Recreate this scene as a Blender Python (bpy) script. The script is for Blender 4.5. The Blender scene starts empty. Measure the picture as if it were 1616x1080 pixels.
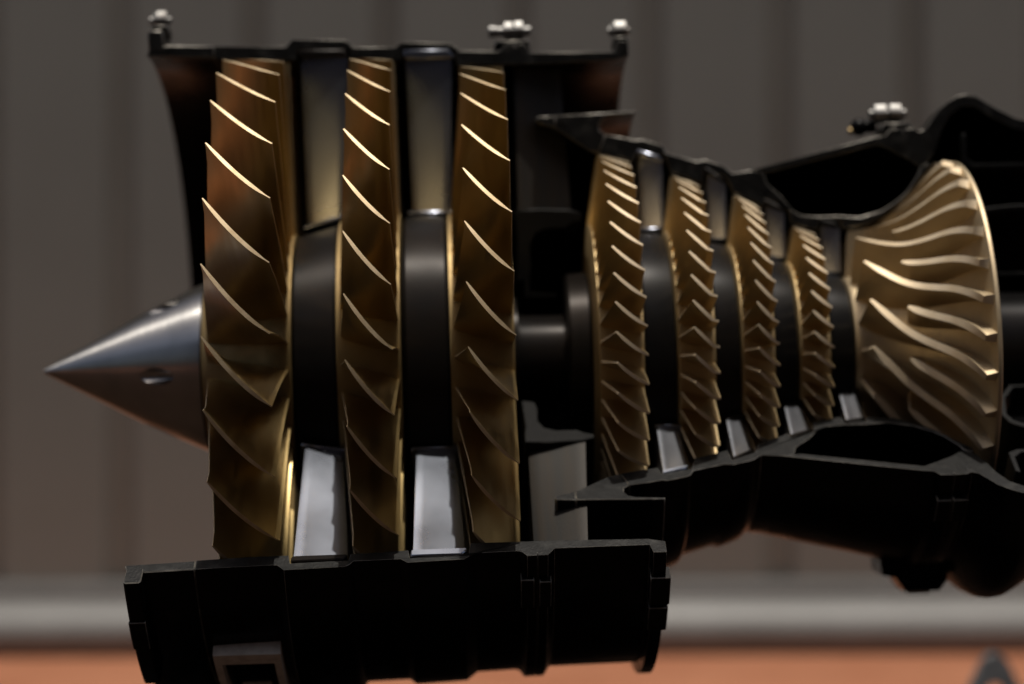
import bpy, bmesh, math, random
from mathutils import Vector, Matrix
random.seed(7)
R_ = math.radians
S = 0.30                      # metres per unit (one unit = tip radius of the first rotor)
scene = bpy.context.scene
col = scene.collection

# ------------------------------------------------------------------ camera
cam_d = bpy.data.cameras.new('camera'); cam = bpy.data.objects.new('camera', cam_d); col.objects.link(cam)
scene.camera = cam
CP = Vector((0.72882, -7.03724, 0.11105)); yaw, pitch, roll = 0.0241384, -0.0080228, -0.0274414
cy, sy = math.cos(yaw), math.sin(yaw)
f = Vector((sy, cy, 0)); r = Vector((cy, -sy, 0)); u = Vector((0, 0, 1))
f2 = f*math.cos(pitch) + u*math.sin(pitch); u2 = -f*math.sin(pitch) + u*math.cos(pitch)
r2 = r*math.cos(roll) + u2*math.sin(roll); u3 = -r*math.sin(roll) + u2*math.cos(roll)
M = Matrix(((r2.x, u3.x, -f2.x, 0), (r2.y, u3.y, -f2.y, 0), (r2.z, u3.z, -f2.z, 0), (0, 0, 0, 1)))
TILT = -0.0274               # the engine stands slightly nose-down: its axis rises to the right
cam.matrix_world = Matrix.Rotation(TILT, 4, 'Y') @ Matrix.Translation(CP*S) @ M
cam_d.sensor_width = 36; cam_d.lens = 36*3379.5/1616; cam_d.clip_start = .05; cam_d.clip_end = 500
cam_d.dof.use_dof = True; cam_d.dof.focus_distance = 6.12*S; cam_d.dof.aperture_fstop = 1.9

# ------------------------------------------------------------------ sky and sun
to_sun = Vector((.04, -.13, 1)).normalized()
el = math.asin(to_sun.z); az = math.atan2(to_sun.x, to_sun.y)
w = bpy.data.worlds.new('World'); scene.world = w; w.use_nodes = True
nt = w.node_tree; bg = nt.nodes['Background']; sk = nt.nodes.new('ShaderNodeTexSky')
sk.sky_type = 'NISHITA'; sk.sun_disc = False; sk.sun_elevation = el; sk.sun_rotation = az; sk.dust_density = 7.0; sk.ozone_density = .6
nt.links.new(sk.outputs[0], bg.inputs[0]); bg.inputs[1].default_value = 0.10
sd = bpy.data.lights.new('sun', 'SUN'); sd.energy = 4.0; sd.angle = R_(.5); sd.color = (1, .95, .86)
so = bpy.data.objects.new('sun', sd); col.objects.link(so)
so.rotation_euler = to_sun.to_track_quat('Z', 'Y').to_euler(); so.location = (0, 0, 5)
vs = scene.view_settings; vs.view_transform = 'Standard'; vs.look = 'None'; vs.exposure = -0.55; vs.gamma = 1
scene.render.engine = 'CYCLES'
scene.render.resolution_x = 1024; scene.render.resolution_y = 684

# ------------------------------------------------------------------ materials
def mat(name, base, metal=0., rough=.5, noise=None, bump=None, streak=None, coat=0., rvar=None, spec=.5):
    m = bpy.data.materials.new(name); m.use_nodes = True
    n = m.node_tree.nodes; l = m.node_tree.links; b = n['Principled BSDF']
    b.inputs['Base Color'].default_value = (*base, 1); b.inputs['Metallic'].default_value = metal
    b.inputs['Roughness'].default_value = rough; b.inputs['Coat Weight'].default_value = coat
    b.inputs['Coat Roughness'].default_value = .08
    b.inputs['Specular IOR Level'].default_value = spec
    tc = n.new('ShaderNodeTexCoord')
    def nz(scale, detail=4, stretch=None):
        t = n.new('ShaderNodeTexNoise'); t.inputs['Scale'].default_value = scale; t.inputs['Detail'].default_value = detail
        if stretch:
            mp = n.new('ShaderNodeMapping'); mp.inputs['Scale'].default_value = stretch
            l.new(tc.outputs['Object'], mp.inputs[0]); l.new(mp.outputs[0], t.inputs['Vector'])
        else: l.new(tc.outputs['Object'], t.inputs['Vector'])
        return t
    if noise:      # (scale, colour2, strength lo, hi[, stretch])
        t = nz(noise[0], 5, noise[4] if len(noise) > 4 else None); rp = n.new('ShaderNodeMapRange'); rp.inputs[1].default_value = noise[2]; rp.inputs[2].default_value = noise[3]
        mx = n.new('ShaderNodeMix'); mx.data_type = 'RGBA'; mx.inputs[6].default_value = (*base, 1); mx.inputs[7].default_value = (*noise[1], 1)
        l.new(t.outputs[0], rp.inputs[0]); l.new(rp.outputs[0], mx.inputs[0]); l.new(mx.outputs[2], b.inputs['Base Color'])
    if rvar:       # (scale, lo, hi[, stretch])
        t = nz(rvar[0], 4, rvar[3] if len(rvar) > 3 else None); rp = n.new('ShaderNodeMapRange'); rp.inputs[1].default_value = .3; rp.inputs[2].default_value = .7
        rp.inputs[3].default_value = rvar[1]; rp.inputs[4].default_value = rvar[2]
        l.new(t.outputs[0], rp.inputs[0]); l.new(rp.outputs[0], b.inputs['Roughness'])
    if bump:       # (scale, strength, distance[, stretch])
        t = nz(bump[0], 3, bump[3] if len(bump) > 3 else None); bp = n.new('ShaderNodeBump'); bp.inputs['Strength'].default_value = bump[1]; bp.inputs['Distance'].default_value = bump[2]
        l.new(t.outputs[0], bp.inputs['Height']); l.new(bp.outputs[0], b.inputs['Normal'])
    return m
GOLD = mat('gold_coated_blade', (.57, .425, .195), 1, .34, noise=(3, (.54, .39, .17), .3, .8), rvar=(160, .28, .42, (1, .1, .1)), bump=(900, .08, .0002, (1, .3, .12)))
GOLDH = mat('gold_coated_hub', (.58, .44, .24), 1, .52, noise=(20, (.50, .37, .19), .4, .7), rvar=(90, .48, .6), bump=(500, .3, .0002))
GOLDM = mat('matte_gold_small_blade', (.62, .485, .28), 1, .44, noise=(6, (.57, .43, .23), .3, .8), bump=(900, .15, .0002))
GOLDD = mat('gold_coated_disc', (.34, .245, .12), 1, .58, noise=(20, (.28, .20, .09), .4, .7), rvar=(90, .5, .62), bump=(500, .3, .0002))
GOLDI = mat('gold_impeller', (.57, .465, .31), 1, .55, noise=(10, (.50, .395, .25), .4, .7), rvar=(80, .50, .60), bump=(700, .3, .0002))
BLACK = mat('black_gloss_enamel', (.002, .0019, .0019), 0, .26, noise=(110, (.014, .0125, .011), .62, .78), rvar=(25, .22, .38), bump=(260, .12, .0003), spec=.12)
CUT = mat('black_satin_cut_face', (.0028, .0027, .0025), 0, .52, noise=(70, (.024, .023, .021), .52, .75), rvar=(60, .42, .66), bump=(420, .7, .0006), spec=.2)
EDGE = mat('worn_edge_highlight', (.14, .13, .115), .5, .38, noise=(110, (.30, .28, .24), .45, .7), bump=(400, .4, .0004))  # worn edge, base lightened to stand in for light the bevels catch
DRUM = mat('dark_anodised_drum', (.012, .0115, .0115), .5, .44, noise=(9, (.026, .020, .016), .45, .75), rvar=(14, .38, .5), bump=(300, .15, .0002, (2, .3, .3)), spec=.3)
STEEL = mat('brushed_steel_vane', (.36, .385, .45), 1, .27, noise=(9, (.29, .31, .365), .35, .7), rvar=(12, .24, .33))
BOLTM = mat('bright_bolt_steel', (.26, .255, .245), 1, .48, noise=(60, (.14, .13, .12), .5, .7))
TIP = mat('bare_machined_gold_edge', (.74, .60, .39), .8, .6, noise=(90, (.60, .46, .27), .4, .7), bump=(900, .4, .0002))
TIPI = mat('bare_machined_impeller_edge', (.78, .65, .46), .7, .6, noise=(60, (.68, .54, .35), .4, .7), bump=(900, .3, .0002))
CONE = mat('turned_cone_steel', (.52, .505, .485), 1, .32, noise=(30, (.44, .43, .415), .4, .7), rvar=(120, .30, .36, (4, .5, .5)))
def turned(m, an):
    t = m.node_tree.nodes.new('ShaderNodeTangent'); t.direction_type = 'RADIAL'; t.axis = 'X'
    b = m.node_tree.nodes['Principled BSDF']; b.inputs['Anisotropic'].default_value = an; b.inputs['Anisotropic Rotation'].default_value = .25
    m.node_tree.links.new(t.outputs[0], b.inputs['Tangent'])
turned(CONE, .95); turned(DRUM, .8)
STEELS = mat('bright_small_vane', (.46, .475, .53), 1, .33, noise=(9, (.40, .415, .46), .35, .7), rvar=(10, .29, .37))
OGV = mat('grey_painted_strut', (.022, .021, .019), .3, .5, noise=(30, (.03, .024, .018), .4, .6, (3, .2, .2)), bump=(600, .4, .0003))
DARKM = mat('black_internal_paint', (.003, .003, .003), 0, .45, bump=(200, .3, .0005), spec=.15)
FRAME = mat('pale_grey_port_frame', (.80, .74, .66), 0, .5, noise=(90, (.60, .54, .47), .45, .7))

# ------------------------------------------------------------------ object helpers
def thing(name, label, cat, loc=(0, 0, 0), group=None):
    o = bpy.data.objects.new(name, None); col.objects.link(o); o.empty_display_size = .05
    o.location = loc; o['label'] = label; o['category'] = cat
    if group: o['group'] = group
    return o
def tilt(o): o.rotation_euler = (0, TILT, 0); return o
def tag(o, label, cat, group=None):
    o['label'] = label; o['category'] = cat
    if group: o['group'] = group
def link(name, me, parent=None, kind=None, label=None):
    o = bpy.data.objects.new(name, me); col.objects.link(o)
    if parent is not None:
        o.parent = parent
        if parent.type == 'EMPTY': o.location = -parent.location
    if kind: o['kind'] = kind
    if label: o['label'] = label
    return o
def finish(bm, mats, name, angle=32, scale=S):
    if scale != 1: bmesh.ops.scale(bm, vec=(scale,)*3, verts=bm.verts)
    me = bpy.data.meshes.new(name); bm.to_mesh(me); bm.free()
    for m in (mats if isinstance(mats, (list, tuple)) else [mats]): me.materials.append(m)
    me.polygons.foreach_set('use_smooth', [True]*len(me.polygons))
    me.set_sharp_from_angle(angle=R_(angle))
    return me
def pol(X, R, deg):
    a = R_(deg); return Vector((X, -R*math.sin(a), R*math.cos(a)))
def sweep(bm, poly, a0, a1, step=2.5, capmat=1):
    """sweep the closed (X, R) outline from a0 to a1 degrees; full ring when the span is 360"""
    full = abs(a1-a0-360) < 1e-6
    n = max(1, round((a1-a0)/step)); rings = []
    for i in range(n if full else n+1):
        a = a0+(a1-a0)*i/n; rings.append([bm.verts.new(pol(X, R, a)) for X, R in poly])
    m = len(poly)
    area = sum(poly[i][0]*poly[(i+1) % m][1]-poly[(i+1) % m][0]*poly[i][1] for i in range(m))
    fs = []
    for i in range(n):
        A, B = rings[i], rings[(i+1) % len(rings)]
        for j in range(m):
            k = (j+1) % m; fs.append(bm.faces.new((A[j], A[k], B[k], B[j])))
    if not full:
        for rg in (rings[0], rings[-1]):
            c = bm.faces.new(rg); c.material_index = capmat
    bmesh.ops.recalc_face_normals(bm, faces=bm.faces)
def ring(name, poly, a0, a1, mats, parent, step=2.5, bevel=0, label=None, pieces=None):
    bm = bmesh.new(); sweep(bm, poly, a0, a1, step)
    for (p, b0, b1) in (pieces or []): sweep(bm, p, b0, b1, step)
    o = link(name, finish(bm, mats, name), parent, label=label)
    if bevel:
        b = o.modifiers.new('edge', 'BEVEL'); b.width = bevel*S; b.segments = 1; b.limit_method = 'ANGLE'; b.angle_limit = R_(50); b.material = 2 if len(mats) > 2 else -1
    return o
def revolve(name, prof, mats, parent, step=3, label=None):
    """open profile from axis side to axis side, revolved all round"""
    bm = bmesh.new(); n = round(360/step); rows = []
    for X, R in prof:
        if R < 1e-6: rows.append([bm.verts.new((X, 0, 0))])
        else: rows.append([bm.verts.new(pol(X, R, 360*i/n)) for i in range(n)])
    for A, B in zip(rows, rows[1:]):
        for i in range(n):
            k = (i+1) % n; q = [A[i % len(A)], A[k % len(A)], B[k % len(B)], B[i % len(B)]]
            q2 = []
            for v in q:
                if v not in q2: q2.append(v)
            if len(q2) > 2: bm.faces.new(q2)
    bmesh.ops.recalc_face_normals(bm, faces=bm.faces)
    return link(name, finish(bm, mats, name, 38), parent, label=label)
def lerp(a, b, t): return a+(b-a)*t
def pw(pts, x):
    for (x0, y0), (x1, y1) in zip(pts, pts[1:]):
        if x <= x1: return lerp(y0, y1, (x-x0)/(x1-x0))
    return pts[-1][1]
def crom(pts, x):
    """smooth interpolation through the points"""
    n = len(pts)
    for i in range(n-1):
        if x <= pts[i+1][0] or i == n-2:
            x0, y0 = pts[i]; x1, y1 = pts[i+1]; t = (x-x0)/(x1-x0)
            m0 = (y1-pts[i-1][1])/(x1-pts[i-1][0]) if i > 0 else (y1-y0)/(x1-x0)
            m1 = (pts[i+2][1]-y0)/(pts[i+2][0]-x0) if i < n-2 else (y1-y0)/(x1-x0)
            h = x1-x0
            return (2*t**3-3*t**2+1)*y0+(t**3-2*t**2+t)*h*m0+(-2*t**3+3*t**2)*y1+(t**3-t**2)*h*m1
def grid_solid(P, nrm, th, nu, nv, capm=0):
    """closed solid round the mid surface P(u,v) with half thickness th(u,v)"""
    bm = bmesh.new(); A = []; B = []
    for j in range(nv+1):
        ra, rb = [], []
        for i in range(nu+1):
            uu, vv = i/nu, j/nv; p = P(uu, vv); n_ = nrm(uu, vv); t = th(uu, vv)
            ra.append(bm.verts.new(p+n_*t)); rb.append(bm.verts.new(p-n_*t))
        A.append(ra); B.append(rb)
    for j in range(nv):
        for i in range(nu):
            bm.faces.new((A[j][i], A[j][i+1], A[j+1][i+1], A[j+1][i])); bm.faces.new((B[j][i], B[j+1][i], B[j+1][i+1], B[j][i+1]))
    for i in range(nu):
        bm.faces.new((A[nv][i], A[nv][i+1], B[nv][i+1], B[nv][i])).material_index = capm; bm.faces.new((A[0][i], B[0][i], B[0][i+1], A[0][i+1]))
    for j in range(nv):
        bm.faces.new((A[j][0], A[j+1][0], B[j+1][0], B[j][0])).material_index = capm; bm.faces.new((A[j][nu], B[j][nu], B[j+1][nu], A[j+1][nu])).material_index = capm
    bmesh.ops.recalc_face_normals(bm, faces=bm.faces)
    return bm
def numeric_normal(P, e=1e-3):
    def f_(uu, vv):
        u0, u1 = max(0, uu-e), min(1, uu+e); v0, v1 = max(0, vv-e), min(1, vv+e)
        return (P(u1, vv)-P(u0, vv)).cross(P(uu, v1)-P(uu, v0)).normalized()
    return f_
def rot_about_axis(o, deg): o.rotation_euler = (R_(deg), 0, 0)   # our angle runs from +Z towards -Y = +X rotation

# ------------------------------------------------------------------ setting
WY = 5.05*S*1.0           # wall plane distance behind the axis
GZ = -1.70*S
def panelled_wall():
    W = thing('clad_wall', 'grey brown ribbed metal clad wall out of focus behind the engine', 'wall', (0, WY, GZ))
    wm = mat('grey_brown_cladding', (.215, .216, .195), 0, .5, noise=(1.3, (.18, .18, .162), .3, .7), rvar=(6, .45, .6), bump=(40, .15, .001))
    gm = mat('dark_joint_rail', (.185, .176, .155), 0, .5, noise=(3, (.16, .15, .13), .3, .7))
    pitchx = .745*S; H = 2.6
    bm = bmesh.new()
    v = [bm.verts.new(q) for q in ((-4.5, WY+.016, GZ-.02), (4.5, WY+.016, GZ-.02), (4.5, WY+.016, GZ+H), (-4.5, WY+.016, GZ+H), (-4.5, WY+.08, GZ-.02), (4.5, WY+.08, GZ-.02), (4.5, WY+.08, GZ+H), (-4.5, WY+.08, GZ+H))]
    for q in ((0, 1, 2, 3), (7, 6, 5, 4), (0, 3, 7, 4), (1, 5, 6, 2), (3, 2, 6, 7), (0, 4, 5, 1)): bm.faces.new([v[i] for i in q])
    link('backing_rail', finish(bm, gm, 'backing_rail', scale=1), W)
    # one pressed panel, copied along the wall; the gaps between panels are the dark grooves
    hw = pitchx/2-.026; prof = [(-hw-.008, .017), (-hw, .004), (-hw+.008, 0), (hw-.008, 0), (hw, .004), (hw+.008, .017)]
    bm = bmesh.new()
    lo = [bm.verts.new((x, y, 0)) for x, y in prof]; hi = [bm.verts.new((x, y, H)) for x, y in prof]
    for i in range(5): bm.faces.new((lo[i], lo[i+1], hi[i+1], hi[i]))
    bm.faces.new(list(reversed(lo))); bm.faces.new(hi)
    bmesh.ops.recalc_face_normals(bm, faces=bm.faces)
    me = finish(bm, wm, 'cladding_panel', 20, scale=1)
    x0 = XPAN
    for k in range(-14, 15):
        o = link('cladding_panel', me, W); o.location = Vector((x0+k*pitchx, WY, GZ))-W.location
        o.location.y += random.uniform(-.0015, .0015)
XPAN = -0.022
panelled_wall()
def structure(name, bm, m, angle=30, scale=1):
    o = link(name, finish(bm, m, name, angle, scale=scale)); o['kind'] = 'structure'; return o
def kerb():
    km = mat('pale_grey_kerb', (.17, .168, .162), 0, .5, noise=(5, (.13, .128, .122), .3, .7), bump=(60, .2, .001))
    y1 = WY-.002; z0 = GZ
    pr = [(y1, z0+.119), (y1-.007, z0+.118), (y1-.010, z0+.114), (y1-.012, z0+.090), (y1-.026, z0+.084), (y1-.044, z0+.073), (y1-.057, z0+.060), (y1-.065, z0+.046), (y1-.068, z0+.034), (y1-.066, z0+.022), (y1-.058, z0+.010), (y1-.056, z0-.05), (y1, z0-.05)]
    bm = bmesh.new(); n = 12
    rows = [[bm.verts.new((-4.5+9*i/n, y, z)) for y, z in pr] for i in range(n+1)]
    for a, b in zip(rows, rows[1:]):
        for j in range(len(pr)):
            k = (j+1) % len(pr); bm.faces.new((a[j], a[k], b[k], b[j]))
    bm.faces.new(rows[0]); bm.faces.new(rows[-1]); bmesh.ops.recalc_face_normals(bm, faces=bm.faces)
    structure('kerb', bm, km, 40)
kerb()
gm = mat('terracotta_ground', (.30, .108, .048), 0, .75, noise=(5.0, (.38, .155, .078), .3, .7), rvar=(20, .6, .85), bump=(120, .3, .002))
bm = bmesh.new(); bmesh.ops.create_grid(bm, x_segments=24, y_segments=24, size=60)
for v in bm.verts: v.co.z = GZ; 
structure('ground', bm, gm)
mm = mat('unseen_deck_brown', (.014, .0065, .003), 0, .7, noise=(8, (.022, .011, .006), .35, .7), bump=(200, .4, .001), spec=.12)  # unseen dark deck, added so the metal reflects little from below
bm = bmesh.new(); bmesh.ops.create_cube(bm, size=1)
for v in bm.verts: v.co = Vector((.5+v.co.x*22, -2.8+v.co.y*7.3, GZ+.004+(v.co.z+.5)*.006 if v.co.z > 0 else GZ-.01))
structure('added_dark_deck', bm, mm)
# unseen building added behind the camera, keeps low sky out of the reflections
OW = thing('added_dark_building', 'unseen dark building added behind the viewer to darken reflections', 'building', (0, -6.5, GZ))
om = mat('dark_render', (.055, .06, .072), 0, .7, noise=(1.0, (.07, .074, .085), .3, .7)); rmz = mat('dark_roofing', (.05, .045, .042), 0, .6, noise=(4, (.07, .06, .055), .3, .7))
def wbox(bm, x0, x1, y0, y1, z0, z1):
    q = bmesh.ops.create_cube(bm, size=1)['verts']
    for v in q: v.co = Vector((x0+(x1-x0)*(v.co.x+.5), y0+(y1-y0)*(v.co.y+.5), z0+(z1-z0)*(v.co.z+.5)))
bm = bmesh.new(); wbox(bm, -9, 9, -10, -6.5, GZ-.1, 5.0); link('wall', finish(bm, om, 'wall', scale=1), OW)
bm = bmesh.new(); wbox(bm, -9.3, 9.3, -10.2, -6.2, 5.002, 5.2); link('roof', finish(bm, rmz, 'roof', scale=1), OW)

# ------------------------------------------------------------------ low pressure spool
CX = Vector((1.0*S, 0, 0))
lp = tilt(thing('low_pressure_spool', 'front spool of three large gold bladed rotors behind a pointed steel nose cone', 'compressor rotor'))
def rotor(parent, name, N, XL, XT, RL, RT, phL, phT, hub, tmax, rootL, rootT, dXr, camber, label, nu=14, nv=8, mat_=GOLD, hubmat=GOLDH, kink=0, emin=.30, hook=0):
    hubo = revolve(name, hub[1], hubmat, parent, label=label)
    hr = hub[0]
    def P(uu, vv):
        XLv = lerp(XL-dXr[0], XL, vv); XTv = lerp(XT+dXr[1], XT, vv)
        XLv += hook*min(1, (1-vv)/.12)
        X = lerp(XLv, XTv, uu); Rt = lerp(RL, RT, uu); Rh = pw(hr, X)-.012
        R = lerp(Rh, Rt, vv)
        sm = vv**.8
        a0 = lerp(phL+rootL, phL, sm); a1 = lerp(phT+rootT, phT, sm)
        c = lerp(camber*1.15, camber, vv)
        fr = uu+c*uu*(1-uu)
        if kink: k_ = .76; fr = lerp(fr, (uu/k_*.96 if uu < k_ else lerp(.96, 1, (uu-k_)/(1-k_))), kink)
        a = a0+(a1-a0)*fr
        return pol(X, R, a)
    def th(uu, vv):
        e = max(emin, 1-abs(2*uu-.92)**4.0)
        return tmax*.5*e*lerp(1.45, 1, vv)
    me = finish(grid_solid(P, numeric_normal(P), th, nu, nv, 1), [mat_, TIPI if mat_ is GOLDM else TIP], 'blade', 40)
    for k in range(N):
        o = link('blade', me, hubo); rot_about_axis(o, 360.0*k/N)
    return hubo
st1h = [(-.09, .280), (-.03, .302), (.0, .318), (.06, .35), (.12, .388), (.20, .425), (.25, .43)]
rotor(lp, 'bladed_disc', 30, 0, .1926, 1.0, .9882, 24.05, 23.9+12, (st1h, [(-.088, 0), (-.088, .278)]+st1h[1:-1]+[(.205, .425), (.205, 0)]), .0120, 1.0, -4.5, (.075, .004), .36, 'foremost gold disc, widest chord blades', hubmat=GOLDD, nv=9, hook=.007)
st2h = [(.34, .462), (.42, .476), (.55, .485), (.6, .485)]
rotor(lp, 'bladed_disc', 33, .402, .5366, .9928, .9826, 23.07, 21.59+10.909, (st2h, [(.348, 0), (.348, .462), (.42, .476), (.545, .484), (.548, 0)]), .0112, 1.0, -2.5, (.045, .004), .36, 'second gold disc from the nose cone', hubmat=GOLDD, nv=9, hook=.005)
st3h = [(.69, .478), (.76, .478), (.9, .462), (.95, .46)]
rotor(lp, 'bladed_disc', 32, .7506, .8887, .9564, .9511, 19.32, 17.58+11.25, (st3h, [(.698, 0), (.698, .476), (.76, .477), (.896, .462), (.899, 0)]), .0112, 1.0, -2.5, (.045, .004), .36, 'third gold disc, rearmost of the large ones', hubmat=GOLDD, nv=9, hook=.004)
revolve('drum_spacer', [(.209, 0), (.209, .405), (.216, .418), (.29, .438), (.335, .450), (.345, .445), (.345, 0)], DRUM, lp)
revolve('drum_spacer', [(.552, 0), (.552, .455), (.565, .474), (.63, .476), (.685, .472), (.695, .46), (.695, 0)], DRUM, lp)
revolve('shaft', [(.90, 0), (.90, .2), (.915, .2), (.915, .15), (.93, .14), (1.075, .138), (1.085, .15), (1.10, .15), (1.105, 0)], DRUM, lp)

def nose_cone():
    prof = [(-.637, 0), (-.634, .0045), (-.625, .011), (-.45, .104), (-.30, .184), (-.15, .254), (-.11, .272), (-.094, .277), (-.091, 0)]
    o = revolve('nose_cone', prof, CONE, lp, step=1.5)
    # counterbores for the cone bolts, cut parallel to the axis
    bm = bmesh.new(); angs = [25.5+72*k for k in range(5)]
    for a in angs:
        c = pol(-.22, .2135, a)
        m = Matrix.Translation(c+Vector((-.10, 0, 0))) @ Matrix.Rotation(R_(90), 4, 'Y')
        bmesh.ops.create_cone(bm, cap_ends=True, segments=28, radius1=.0265, radius2=.0265, depth=.36, matrix=m)
    me = finish(bm, CONE, 'cut'); tmp = bpy.data.objects.new('cut', me); col.objects.link(tmp)
    md = o.modifiers.new('b', 'BOOLEAN'); md.operation = 'DIFFERENCE'; md.object = tmp; md.solver = 'EXACT'
    bpy.context.view_layer.update()
    dg = bpy.context.evaluated_depsgraph_get(); nm = bpy.data.meshes.new_from_object(o.evaluated_get(dg))
    o.modifiers.clear(); o.data = nm; nm.materials.clear(); nm.materials.append(CONE); nm.set_sharp_from_angle(angle=R_(35))
    bpy.data.objects.remove(tmp)
    bm = bmesh.new()
    bmesh.ops.create_cone(bm, cap_ends=True, segments=6, radius1=.017, radius2=.015, depth=.02, matrix=Matrix.Rotation(R_(-90), 4, 'Y'))
    bmesh.ops.create_cone(bm, cap_ends=True, segments=20, radius1=.024, radius2=.024, depth=.006, matrix=Matrix.Translation((.012, 0, 0)) @ Matrix.Rotation(R_(-90), 4, 'Y'))
    me = finish(bm, BOLTM, 'bolt')
    for a in angs:
        b = link('bolt', me, o); b.location = pol(-.155, .2135, a)*S
nose_cone()

# ------------------------------------------------------------------ high pressure spool
hp = tilt(thing('high_pressure_spool', 'rear spool of four small gold bladed rotors and a flared gold impeller', 'compressor rotor', (0, 0, 0)))
s4 = [(1.16, .432), (1.20, .432), (1.30, .422), (1.35, .42)]
rotor(hp, 'bladed_disc', 45, 1.1959, 1.2919, .6601, .6341, 26.86, 25.24+8, (s4, [(1.150, 0), (1.150, .30), (1.155, .425), (1.160, .432), (1.20, .432), (1.298, .423), (1.30, 0)]), .0108, 0.5, -2.0, (.036, .0), .34, 'foremost of the four small gold discs', 10, 5, mat_=GOLDM, emin=.62)
s5 = [(1.39, .408), (1.44, .405), (1.53, .392), (1.6, .39)]
rotor(hp, 'bladed_disc', 44, 1.437, 1.5163, .5854, .5557, 32.14, 38.2, (s5, [(1.400, 0), (1.400, .37), (1.404, .402), (1.409, .407), (1.44, .405), (1.523, .393), (1.525, 0)]), .0108, 0.5, -1.5, (.030, 0), .30, 'second of the four small gold discs', 12, 5, mat_=GOLDM, emin=.62, kink=.9)
s6 = [(1.59, .358), (1.65, .352), (1.72, .335), (1.8, .33)]
rotor(hp, 'bladed_disc', 45, 1.6417, 1.7103, .5161, .4787, 31.75, 46.37-8, (s6, [(1.605, 0), (1.605, .33), (1.609, .351), (1.614, .356), (1.65, .352), (1.717, .336), (1.719, 0)]), .0108, 0.5, -1.0, (.026, 0), .25, 'third of the four small gold discs', 12, 5, mat_=GOLDM, emin=.62, kink=.35)
s7 = [(1.78, .296), (1.83, .29), (1.9, .275), (1.95, .27)]
rotor(hp, 'bladed_disc', 38, 1.831, 1.8948, .4081, .386, 33.57, 50.11-9.474, (s7, [(1.796, 0), (1.796, .27), (1.80, .288), (1.805, .294), (1.83, .29), (1.902, .275), (1.904, 0)]), .0108, 0.5, -1.0, (.023, 0), .25, 'smallest gold disc, next to the impeller', 10, 5, mat_=GOLDM, emin=.62)
for pr in ([(1.302, 0), (1.302, .395), (1.308, .402), (1.39, .397), (1.398, .39), (1.398, 0)],
           [(1.527, 0), (1.527, .36), (1.533, .367), (1.595, .357), (1.603, .35), (1.603, 0)],
           [(1.721, 0), (1.721, .305), (1.727, .312), (1.786, .298), (1.794, .29), (1.794, 0)],
           [(1.906, 0), (1.906, .25), (1.912, .258), (1.975, .244), (1.983, .236), (1.983, 0)]):
    revolve('drum_spacer', pr, DRUM, hp)
revolve('front_hub', [(1.075, 0), (1.075, .262), (1.082, .272), (1.14, .276), (1.148, .27), (1.148, 0)], DRUM, hp)
revolve('rear_shaft', [(2.385, 0), (2.385, .20), (2.42, .175), (2.85, .165), (2.85, 0)], DRUM, hp)
def impeller():
    hubp = [(2.0, .236), (2.05, .246), (2.10, .266), (2.16, .305), (2.22, .365), (2.27, .430), (2.31, .500), (2.335, .556), (2.350, .604)]
    tip = [(2.018, .388), (2.06, .394), (2.10, .408), (2.15, .436), (2.20, .478), (2.24, .520), (2.275, .562), (2.30, .590), (2.3153, .6064)]
    prof = [(1.988, 0), (1.988, .215), (1.992, .230)]+hubp+[(2.353, .607), (2.363, .607), (2.367, .603), (2.372, 0)]
    # smooth hub
    sm = [(1.988, 0), (1.988, .215), (1.992, .230)]+[(2.0+.35*i/24, crom(hubp, 2.0+.35*i/24)) for i in range(25)]+prof[-4:]
    hubo = revolve('impeller', sm, GOLDI, hp, step=2, label='flared gold impeller with full and splitter blades')
    wrap = [(0, -32.5), (.14, -25.5), (.29, -18.5), (.40, -14.5), (.54, -10.9), (.77, -6.3), (.91, -2.7), (1.0, 0)]
    tl = [0]
    for a, b in zip(tip, tip[1:]): tl.append(tl[-1]+math.hypot(b[0]-a[0], b[1]-a[1]))
    hl = [0]
    for a, b in zip(hubp, hubp[1:]): hl.append(hl[-1]+math.hypot(b[0]-a[0], b[1]-a[1]))
    def along(pts, ls, t):
        L = t*ls[-1]
        X = crom([(s, p[0]) for s, p in zip(ls, pts)], L); R = crom([(s, p[1]) for s, p in zip(ls, pts)], L); return X, R
    def blade(t0, name):
        def P(uu, vv):
            t = lerp(t0, 1, uu)
            Xt, Rt = along(tip, tl, t); Xh, Rh = along(hubp, hl, t)
            Rh -= .006; Xh += .004
            X, R = lerp(Xh, Xt, vv), lerp(Rh, Rt, vv)
            xn = (Xt-2.018)/(2.3153-2.018)
            a = crom(wrap, min(1, max(0, xn)))
            a += lerp(2.2, 0, vv)*(1-t)
            return pol(X, R, a)
        def th(uu, vv):
            e = min(1, .45+uu*6); return .0108*e*lerp(1.6, 1, vv)
        return finish(grid_solid(P, numeric_normal(P), th, 26, 6, 1), [GOLDI, TIPI], name, 40)
    full = blade(0, 'full_blade'); spl = blade(.30, 'splitter_blade')
    for k in range(32):
        a = 8.23+k*11.25
        o = link('full_blade' if k % 2 == 0 else 'splitter_blade', full if k % 2 == 0 else spl, hubo); rot_about_axis(o, a)
impeller()

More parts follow.
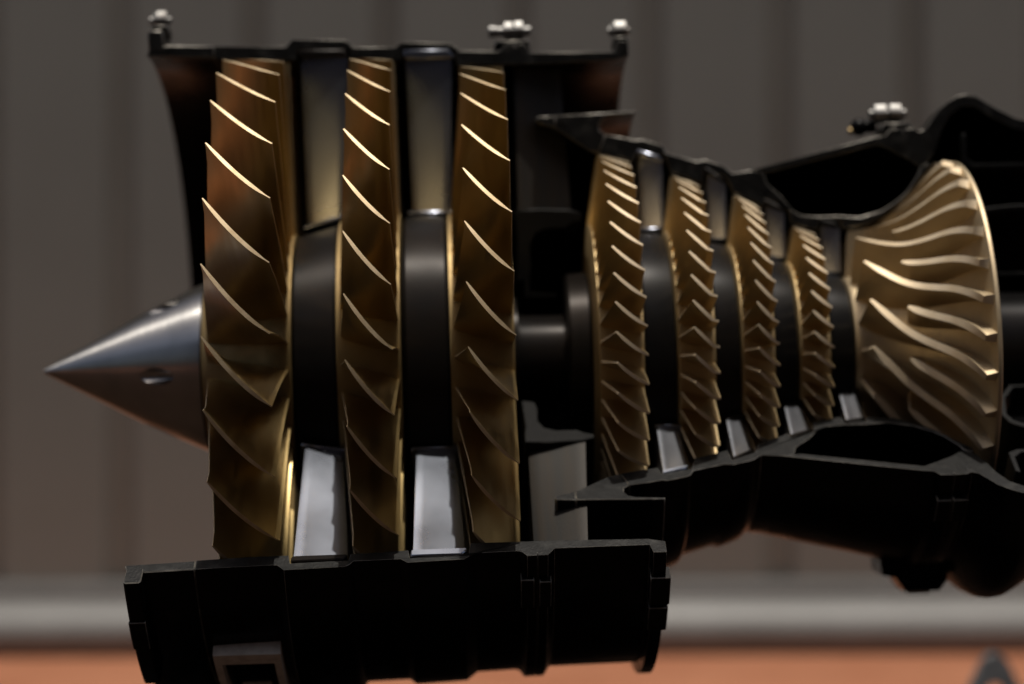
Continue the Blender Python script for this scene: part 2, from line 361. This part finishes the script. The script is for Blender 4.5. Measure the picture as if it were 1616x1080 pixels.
# ------------------------------------------------------------------ casing, cut open from 12 o'clock to below the front
A0, A1, B0 = 121.4, 359.9, 122.5
case = tilt(thing('engine_casing', 'black engine casing cut open along its front, with steel stator vanes inside', 'engine casing', (0, 0, 0)))
C3 = [BLACK, CUT, EDGE]
inl = [(-.272, 1.022), (-.262, 1.050), (-.2, 1.056), (-.05, 1.050), (-.05, 1.010), (-.15, 1.016)]
ring('inlet_lip', [(x+.018*max(0, (-x-.1)/.17), q) for x, q in inl], B0, 213, C3, case, bevel=.0035)
ring('inlet_lip', inl, 266, A1, C3, case, bevel=.0035)
fan = [(-.0495, 1.050), (.17, 1.041), (.186, 1.043), (.206, 1.066), (.380, 1.058), (.392, 1.050), (.405, 1.034), (.54, 1.031), (.560, 1.048), (.722, 1.040), (.755, 1.014),
       (.88, 1.010), (.892, 1.016), (.905, 1.034), (.934, 1.033), (.9345, 1.022), (.9365, 1.022), (.937, 1.033), (.965, 1.032), (.985, 1.003), (1.262, .999), (1.270, 1.035), (1.308, 1.035), (1.308, .985), (1.26, .972), (1.0, .966), (.90, .967), (.744, .967),
       (.738, .998), (.736, 1.026), (.566, 1.028), (.562, .992), (.395, 1.001), (.391, 1.030), (.222, 1.036), (.216, .999), (.1, 1.001), (-.0495, 1.010)]
ring('fan_case', fan, B0, A1, C3, case, bevel=.0035)
lipp = [(-.264, 1.040), (-.266, 1.100), (-.260, 1.106), (-.222, 1.105), (-.216, 1.098), (-.214, 1.040)]
ring('front_flange', [(x+.018, q) for x, q in lipp], B0-.1, 148, C3, case, bevel=.003)
ring('front_flange', lipp, 266, A1+.05, C3, case, bevel=.003)
# vane rows: (X lead outer, X trail outer, X lead inner, X trail inner, R outer lead/trail, R inner lead/trail, count, stagger deg, material)
def vane_row(xlo, xto, xli, xti, Ro, Ri, n, dphi, m, th=.011, a0=122.9, a1=359.4, camber=.15, p0=None, platm=(STEEL, STEEL), plat=None):
    def P(uu, vv):
        X = lerp(lerp(xli, xlo, vv), lerp(xti, xto, vv), uu)
        R = lerp(lerp(Ri[0], Ri[1], uu), lerp(Ro[0], Ro[1], uu), vv)
        a = dphi*(uu+camber*uu*(1-uu))*lerp(1.2, 1, vv)
        return pol(X, R, a)
    def t_(uu, vv): return th*.5*(.45 if uu in (0, 1) else .9)
    me = finish(grid_solid(P, numeric_normal(P), t_, 10, 5), m, 'stator_vane', 40)
    for k in range(n):
        o = link('stator_vane', me, case); rot_about_axis(o, lerp(a0, a1-dphi, k/(n-1)))
    if plat:
        for p, pm in zip(plat, platm): ring('vane_platform', p, (p0 or B0)-.25, A1+.25, [pm, pm], case, bevel=.004)
vane_row(.230, .386, .240, .356, (1.012, 1.008), (.456, .482), 26, 1.6, STEEL, platm=(DRUM, STEEL),
         plat=[[(.224, 1.010), (.224, 1.032), (.372, 1.028), (.389, 1.008), (.380, 1.004), (.236, 1.005)], [(.226, .440), (.226, .452), (.35, .488), (.385, .487), (.385, .472), (.35, .472)]])
vane_row(.575, .727, .585, .705, (1.0, .997), (.490, .487), 26, 1.6, STEEL,
         plat=[[(.568, .996), (.568, 1.022), (.716, 1.022), (.735, .998), (.728, .991), (.58, .992)], [(.568, .481), (.568, .494), (.728, .491), (.728, .479)]])
vane_row(.930, 1.085, .932, 1.108, (.964, .964), (.488, .482), 20, -3.5, OGV, a0=126.8, a1=353)
HV = [(1.333, 1.410, .679, .656, .418, .420), (1.555, 1.617, .617, .578, .383, .376), (1.747, 1.809, .507, .479, .322, .306), (1.932, 1.990, .434, .422, .264, .254)]
for xa, xb, ra, rb, ia, ib in HV:
    vane_row(xa, xb, xa+.002, xb-.002, (ra-.016, rb-.018), (ia, ib), 38, 2.0, STEELS, th=.008, a0=121.9, p0=A0, platm=(STEEL if xa < 1.5 else DRUM,)*2,
             plat=[[(xa-.006, ra-.018), (xa-.004, ra-.001), (xb-.012, rb-.002), (xb+.005, rb-.018), (xb, rb-.024), (xa, ra-.024)], [(xa-.004, ia-.010), (xa-.004, ia), (xb+.004, ib), (xb+.004, ib-.010)]])
# splitter between core and bypass
tipx = [(.996, .779), (1.002, .792), (1.060, .7945), (1.060, .752), (1.002, .772)]
spl = [(1.0605, .7945), (1.325, .803), (1.327, .794), (1.240, .788), (1.218, .780), (1.205, .762), (1.206, .742), (1.225, .728), (1.2, .668), (1.17, .676), (1.0605, .752)]
ring('splitter', spl, A0, A1, C3, case, bevel=.003, pieces=[(tipx, A0, 131.5), (tipx, 210, A1)])
core = [(1.2255, .728), (1.286, .716), (1.326, .706), (1.342, .710), (1.405, .690), (1.413, .684), (1.424, .662), (1.525, .632), (1.549, .637), (1.606, .618), (1.616, .612), (1.640, .590), (1.700, .598), (1.742, .592),
        (1.752, .555), (1.772, .535), (1.80, .510), (1.834, .463), (1.862, .446), (1.918, .440), (1.985, .441), (2.058, .434), (2.133, .455), (2.19, .492), (2.219, .519), (2.255, .572), (2.262, .594), (2.284, .607), (2.296, .600),
        (2.287, .582), (2.24, .530), (2.19, .478), (2.14, .440), (2.08, .410), (2.01, .398), (1.998, .402), (1.996, .420), (1.924, .432), (1.920, .402), (1.905, .397), (1.828, .420), (1.820, .476), (1.745, .504), (1.740, .474), (1.72, .489), (1.640, .527), (1.622, .576),
        (1.548, .612), (1.540, .560), (1.437, .597), (1.420, .652), (1.328, .675), (1.318, .640), (1.292, .646), (1.2005, .6675)]
ring('core_case', core, A0, A1, C3, case, bevel=.002)
dif = [(1.7005, .5985), (2.120, .698), (2.150, .702), (2.166, .722), (2.206, .724), (2.2065, .712), (2.2085, .712), (2.209, .724), (2.245, .722), (2.262, .712), (2.285, .722), (2.325, .779), (2.36, .808), (2.389, .825), (2.42, .830), (2.45, .826), (2.515, .785), (2.58, .750), (2.64, .735), (2.85, .735),
       (2.85, .700), (2.64, .700), (2.57, .718), (2.50, .755), (2.445, .792), (2.405, .793), (2.365, .765), (2.335, .715), (2.315, .66), (2.30, .628), (2.2845, .6075), (2.2625, .5945), (2.215, .628), (2.166, .654), (2.125, .674), (1.763, .591), (1.7425, .5925)]
ring('diffuser_case', dif, A0, A1, C3, case, bevel=.002)
duct = [(.918, .25), (.960, .262), (.968, .30), (.966, .37), (.985, .408), (1.02, .424), (1.085, .424), (1.105, .44), (1.137, .452), (1.137, .472), (1.10, .484), (1.0, .490), (.920, .486), (.920, .45), (.925, .40)]
ring('inner_duct', duct, A0, A1, [DARKM, DARKM, CUT], case, bevel=.003)
bear = [(.945, .20), (.945, .36), (.962, .36), (.962, .22), (1.05, .21), (1.05, .20)]
ring('bearing_support', bear, 200, 360, [DARKM, DARKM], case)
liner = [(2.43, .39), (2.445, .43), (2.48, .455), (2.56, .462), (2.85, .462), (2.85, .447), (2.56, .447), (2.49, .441), (2.46, .42), (2.445, .387), (2.46, .30), (2.50, .24), (2.85, .235), (2.85, .225), (2.49, .229), (2.445, .295)]
ring('combustor_liner', liner, A0+2, A1, [DARKM, DARKM, CUT], case, bevel=.002)
ring('rear_support', [(2.40, .60), (2.40, .695), (2.415, .705), (2.415, .625), (2.44, .60), (2.85, .60), (2.85, .585), (2.43, .585)], A0+1, A1, [DARKM, DARKM, CUT], case, bevel=.002)

# ---- flange bolts, lugs and fittings on the casing
def cyl_x(bm, X, R, ang, rad, ln, seg=16, r2=None):
    c = pol(X, R, ang); bmesh.ops.create_cone(bm, cap_ends=True, segments=seg, radius1=rad, radius2=rad if r2 is None else r2, depth=ln, matrix=Matrix.Translation(c) @ Matrix.Rotation(R_(90), 4, 'Y'))
def lug(poly, a, wdt, name='lug', m=None):
    return ring(name, poly, a-wdt, a+wdt, m or [BLACK, BLACK, EDGE], case, step=1.0, bevel=.003)
def bolt(X, R, ang, nuts, m=BOLTM, shank=None):
    bm = bmesh.new(); cyl_x(bm, X, R, ang, *shank[:2], 14)
    o = link('bolt', finish(bm, m, 'bolt'), case)
    for dx, rad, ln, seg in nuts:
        bm = bmesh.new(); cyl_x(bm, X+dx, R, ang, rad, ln, seg)
        bmesh.ops.bevel(bm, geom=[e for e in bm.edges], offset=.003, segments=1, affect='EDGES')
        link('nut' if seg == 6 else 'washer', finish(bm, m, 'nut'), o)
    return o
for a in (354.5, 318, 282):
    bolt(-.236, 1.158, a, [(.006, .036, .036, 6), (-.017, .028, .008, 18)], shank=(.013, .07))
    lug([(-.262, 1.10), (-.262, 1.132), (-.206, 1.132), (-.206, 1.10)], a, 2.6)
    bolt(1.285, 1.087, a, [(.004, .036, .042, 6), (-.024, .024, .008, 18)], shank=(.012, .07))
    lug([(1.262, 1.030), (1.262, 1.058), (1.312, 1.058), (1.312, 1.030)], a, 2.6)
for a in (354.5, 323, 293, 263):
    bolt(.925, 1.094, a, [(-.008, .034, .030, 6), (.026, .037, .030, 6), (-.060, .020, .028, 14)], shank=(.016, .13))
    lug([(.865, 1.020), (.870, 1.052), (.985, 1.052), (.992, 1.000)], a, 3)
    bolt(2.172, .783, a, [(-.026, .036, .042, 6), (.024, .037, .042, 6)], shank=(.016, .12))
    lug([(2.135, .700), (2.145, .745), (2.235, .745), (2.250, .712)], a, 4)
def fitting(X, R, a, label=None):
    bm = bmesh.new(); bmesh.ops.create_uvsphere(bm, u_segments=18, v_segments=10, radius=.030, matrix=Matrix.Translation(pol(X, R, a)))
    cyl_x(bm, X+.03, R+.002, a, .022, .05)
    o = link('hose_fitting', finish(bm, BLACK, 'hose_fitting'), case, label=label)
    bm = bmesh.new(); cyl_x(bm, X-.028, R-.012, a, .011, .016)
    link('brass_tip', finish(bm, GOLDH, 'brass_tip'), o)
fitting(2.082, .747, 352, 'black ball fitting with a brass tip beside the rear nuts')
bmx = [(2.08, .690), (2.085, .745), (2.13, .755), (2.16, .80), (2.27, .80), (2.30, .765), (2.30, .71)]
lug(bmx, 181, 7, 'drain_boss'); lug([(2.17, .79), (2.18, .812), (2.25, .812), (2.26, .79)], 181, 3, 'drain_plug', [FRAME, FRAME, EDGE])
# lower front lugs seen as dim facets
for X0, X1, R0, R1, a, wd in ((-.250, -.200, 1.10, 1.112, 133.5, 3.2), (.939, .975, 1.00, 1.048, 130.5, 3.0), (.885, .925, 1.00, 1.046, 130.5, 3.4), (1.262, 1.322, 1.0, 1.050, 130.5, 3.2), (1.262, 1.320, 1.0, 1.045, 138, 3.2), (2.16, 2.205, .70, .745, 131.5, 3.6), (2.21, 2.255, .70, .745, 131.5, 3.6)):
    lug([(X0, R0), (X0, R1), (X1, R1), (X1, R0)], a, wd)

# rectangular port frame on the lower shell
def port():
    def patch(bm, x0, x1, a0, a1, r0, r1, n=4):
        rows = []
        for i in range(n+1):
            a = lerp(a0, a1, i/n); rows.append([bm.verts.new(pol(x, rr, a)) for x, rr in ((x0, r0), (x0, r1), (x1, r1), (x1, r0))])
        for A, B in zip(rows, rows[1:]):
            for j in range(4): bm.faces.new((A[j], A[(j+1) % 4], B[(j+1) % 4], B[j]))
        bm.faces.new(rows[0]); bm.faces.new(rows[-1]); bmesh.ops.recalc_face_normals(bm, faces=bm.faces)
    bm = bmesh.new()
    patch(bm, -.030, .170, 141.2, 144.2, 1.03, 1.085); patch(bm, -.030, -.008, 144.2, 168, 1.03, 1.085); patch(bm, .148, .170, 144.2, 168, 1.03, 1.085)
    patch(bm, -.030, .170, 168, 170, 1.03, 1.085)
    o = link('port_frame', finish(bm, FRAME, 'port_frame'), case, label='pale rectangular port frame low on the shell')
    bm = bmesh.new(); patch(bm, -.008, .148, 144.2, 168, 1.03, 1.0485); link('port_plate', finish(bm, DARKM, 'port_plate'), o)
    for k in range(3):
        bm = bmesh.new(); patch(bm, .025, .115, 158.5+k*2.4, 159.6+k*2.4, 1.045, 1.058, 1); link('slat', finish(bm, FRAME, 'slat'), o)
port()

# ------------------------------------------------------------------ stand and the small hanger on the ground behind
st = thing('display_stand', 'black pedestal stand under the front of the engine', 'stand', (.1*S, 0, GZ))
def box(bm, x0, x1, y0, y1, z0, z1, bev=.0):
    r_ = bmesh.ops.create_cube(bm, size=1); 
    for v in r_['verts']: v.co = Vector((lerp(x0, x1, v.co.x+.5), lerp(y0, y1, v.co.y+.5), lerp(z0, z1, v.co.z+.5)))
    if bev: bmesh.ops.bevel(bm, geom=list({e for v in r_['verts'] for e in v.link_edges}), offset=bev, segments=2, affect='EDGES')
bm = bmesh.new(); box(bm, -.02, .08, -.10, .10, GZ+.014, -1.075*S, .004); link('column', finish(bm, DARKM, 'column', scale=1), st)
bm = bmesh.new(); box(bm, -.10, .16, -.16, .16, GZ, GZ+.014, .004); link('base_plate', finish(bm, DARKM, 'base_plate', scale=1), st)
def hanger():
    px, py = 3.12*S, 2.5*S
    hm = mat('grey_galvanised_bracket', (.30, .31, .32), .5, .55, noise=(60, (.20, .21, .215), .4, .7))
    bm = bmesh.new(); pts = []
    out = [(-.060, 0), (-.052, .035), (-.030, .075), (-.022, .092), (-.012, .104), (0, .108), (.012, .104), (.022, .092), (.030, .075), (.052, .035), (.060, 0), (.030, 0), (.018, .030), (.014, .058), (.006, .066), (-.006, .066), (-.014, .058), (-.018, .030), (-.030, 0)]
    fr = [bm.verts.new((px+x, py-.008, GZ+.006+z)) for x, z in [(a*.9, c*.96) for a, c in out]]; bk = [bm.verts.new((px+x, py+.008, GZ+.006+z)) for x, z in [(a*.9, c*.96) for a, c in out]]
    bm.faces.new(fr); bm.faces.new(bk)
    for i in range(len(out)): k = (i+1) % len(out); bm.faces.new((fr[i], fr[k], bk[k], bk[i]))
    bmesh.ops.recalc_face_normals(bm, faces=bm.faces)
    T = thing('ground_bracket', 'small grey arched metal bracket on the orange ground at the lower right', 'bracket', (px, py, GZ))
    link('arch', finish(bm, hm, 'arch', scale=1), T)
    bm = bmesh.new(); box(bm, px-.085, px+.075, py-.03, py+.03, GZ+.0005, GZ+.006, .001); link('foot_plate', finish(bm, hm, 'foot_plate', scale=1), T)
    bm = bmesh.new(); bmesh.ops.create_cone(bm, cap_ends=True, segments=6, radius1=.014, radius2=.012, depth=.014, matrix=Matrix.Translation((px-.072, py-.01, GZ+.013))); link('bolt', finish(bm, BOLTM, 'bolt', scale=1), T)
hanger()
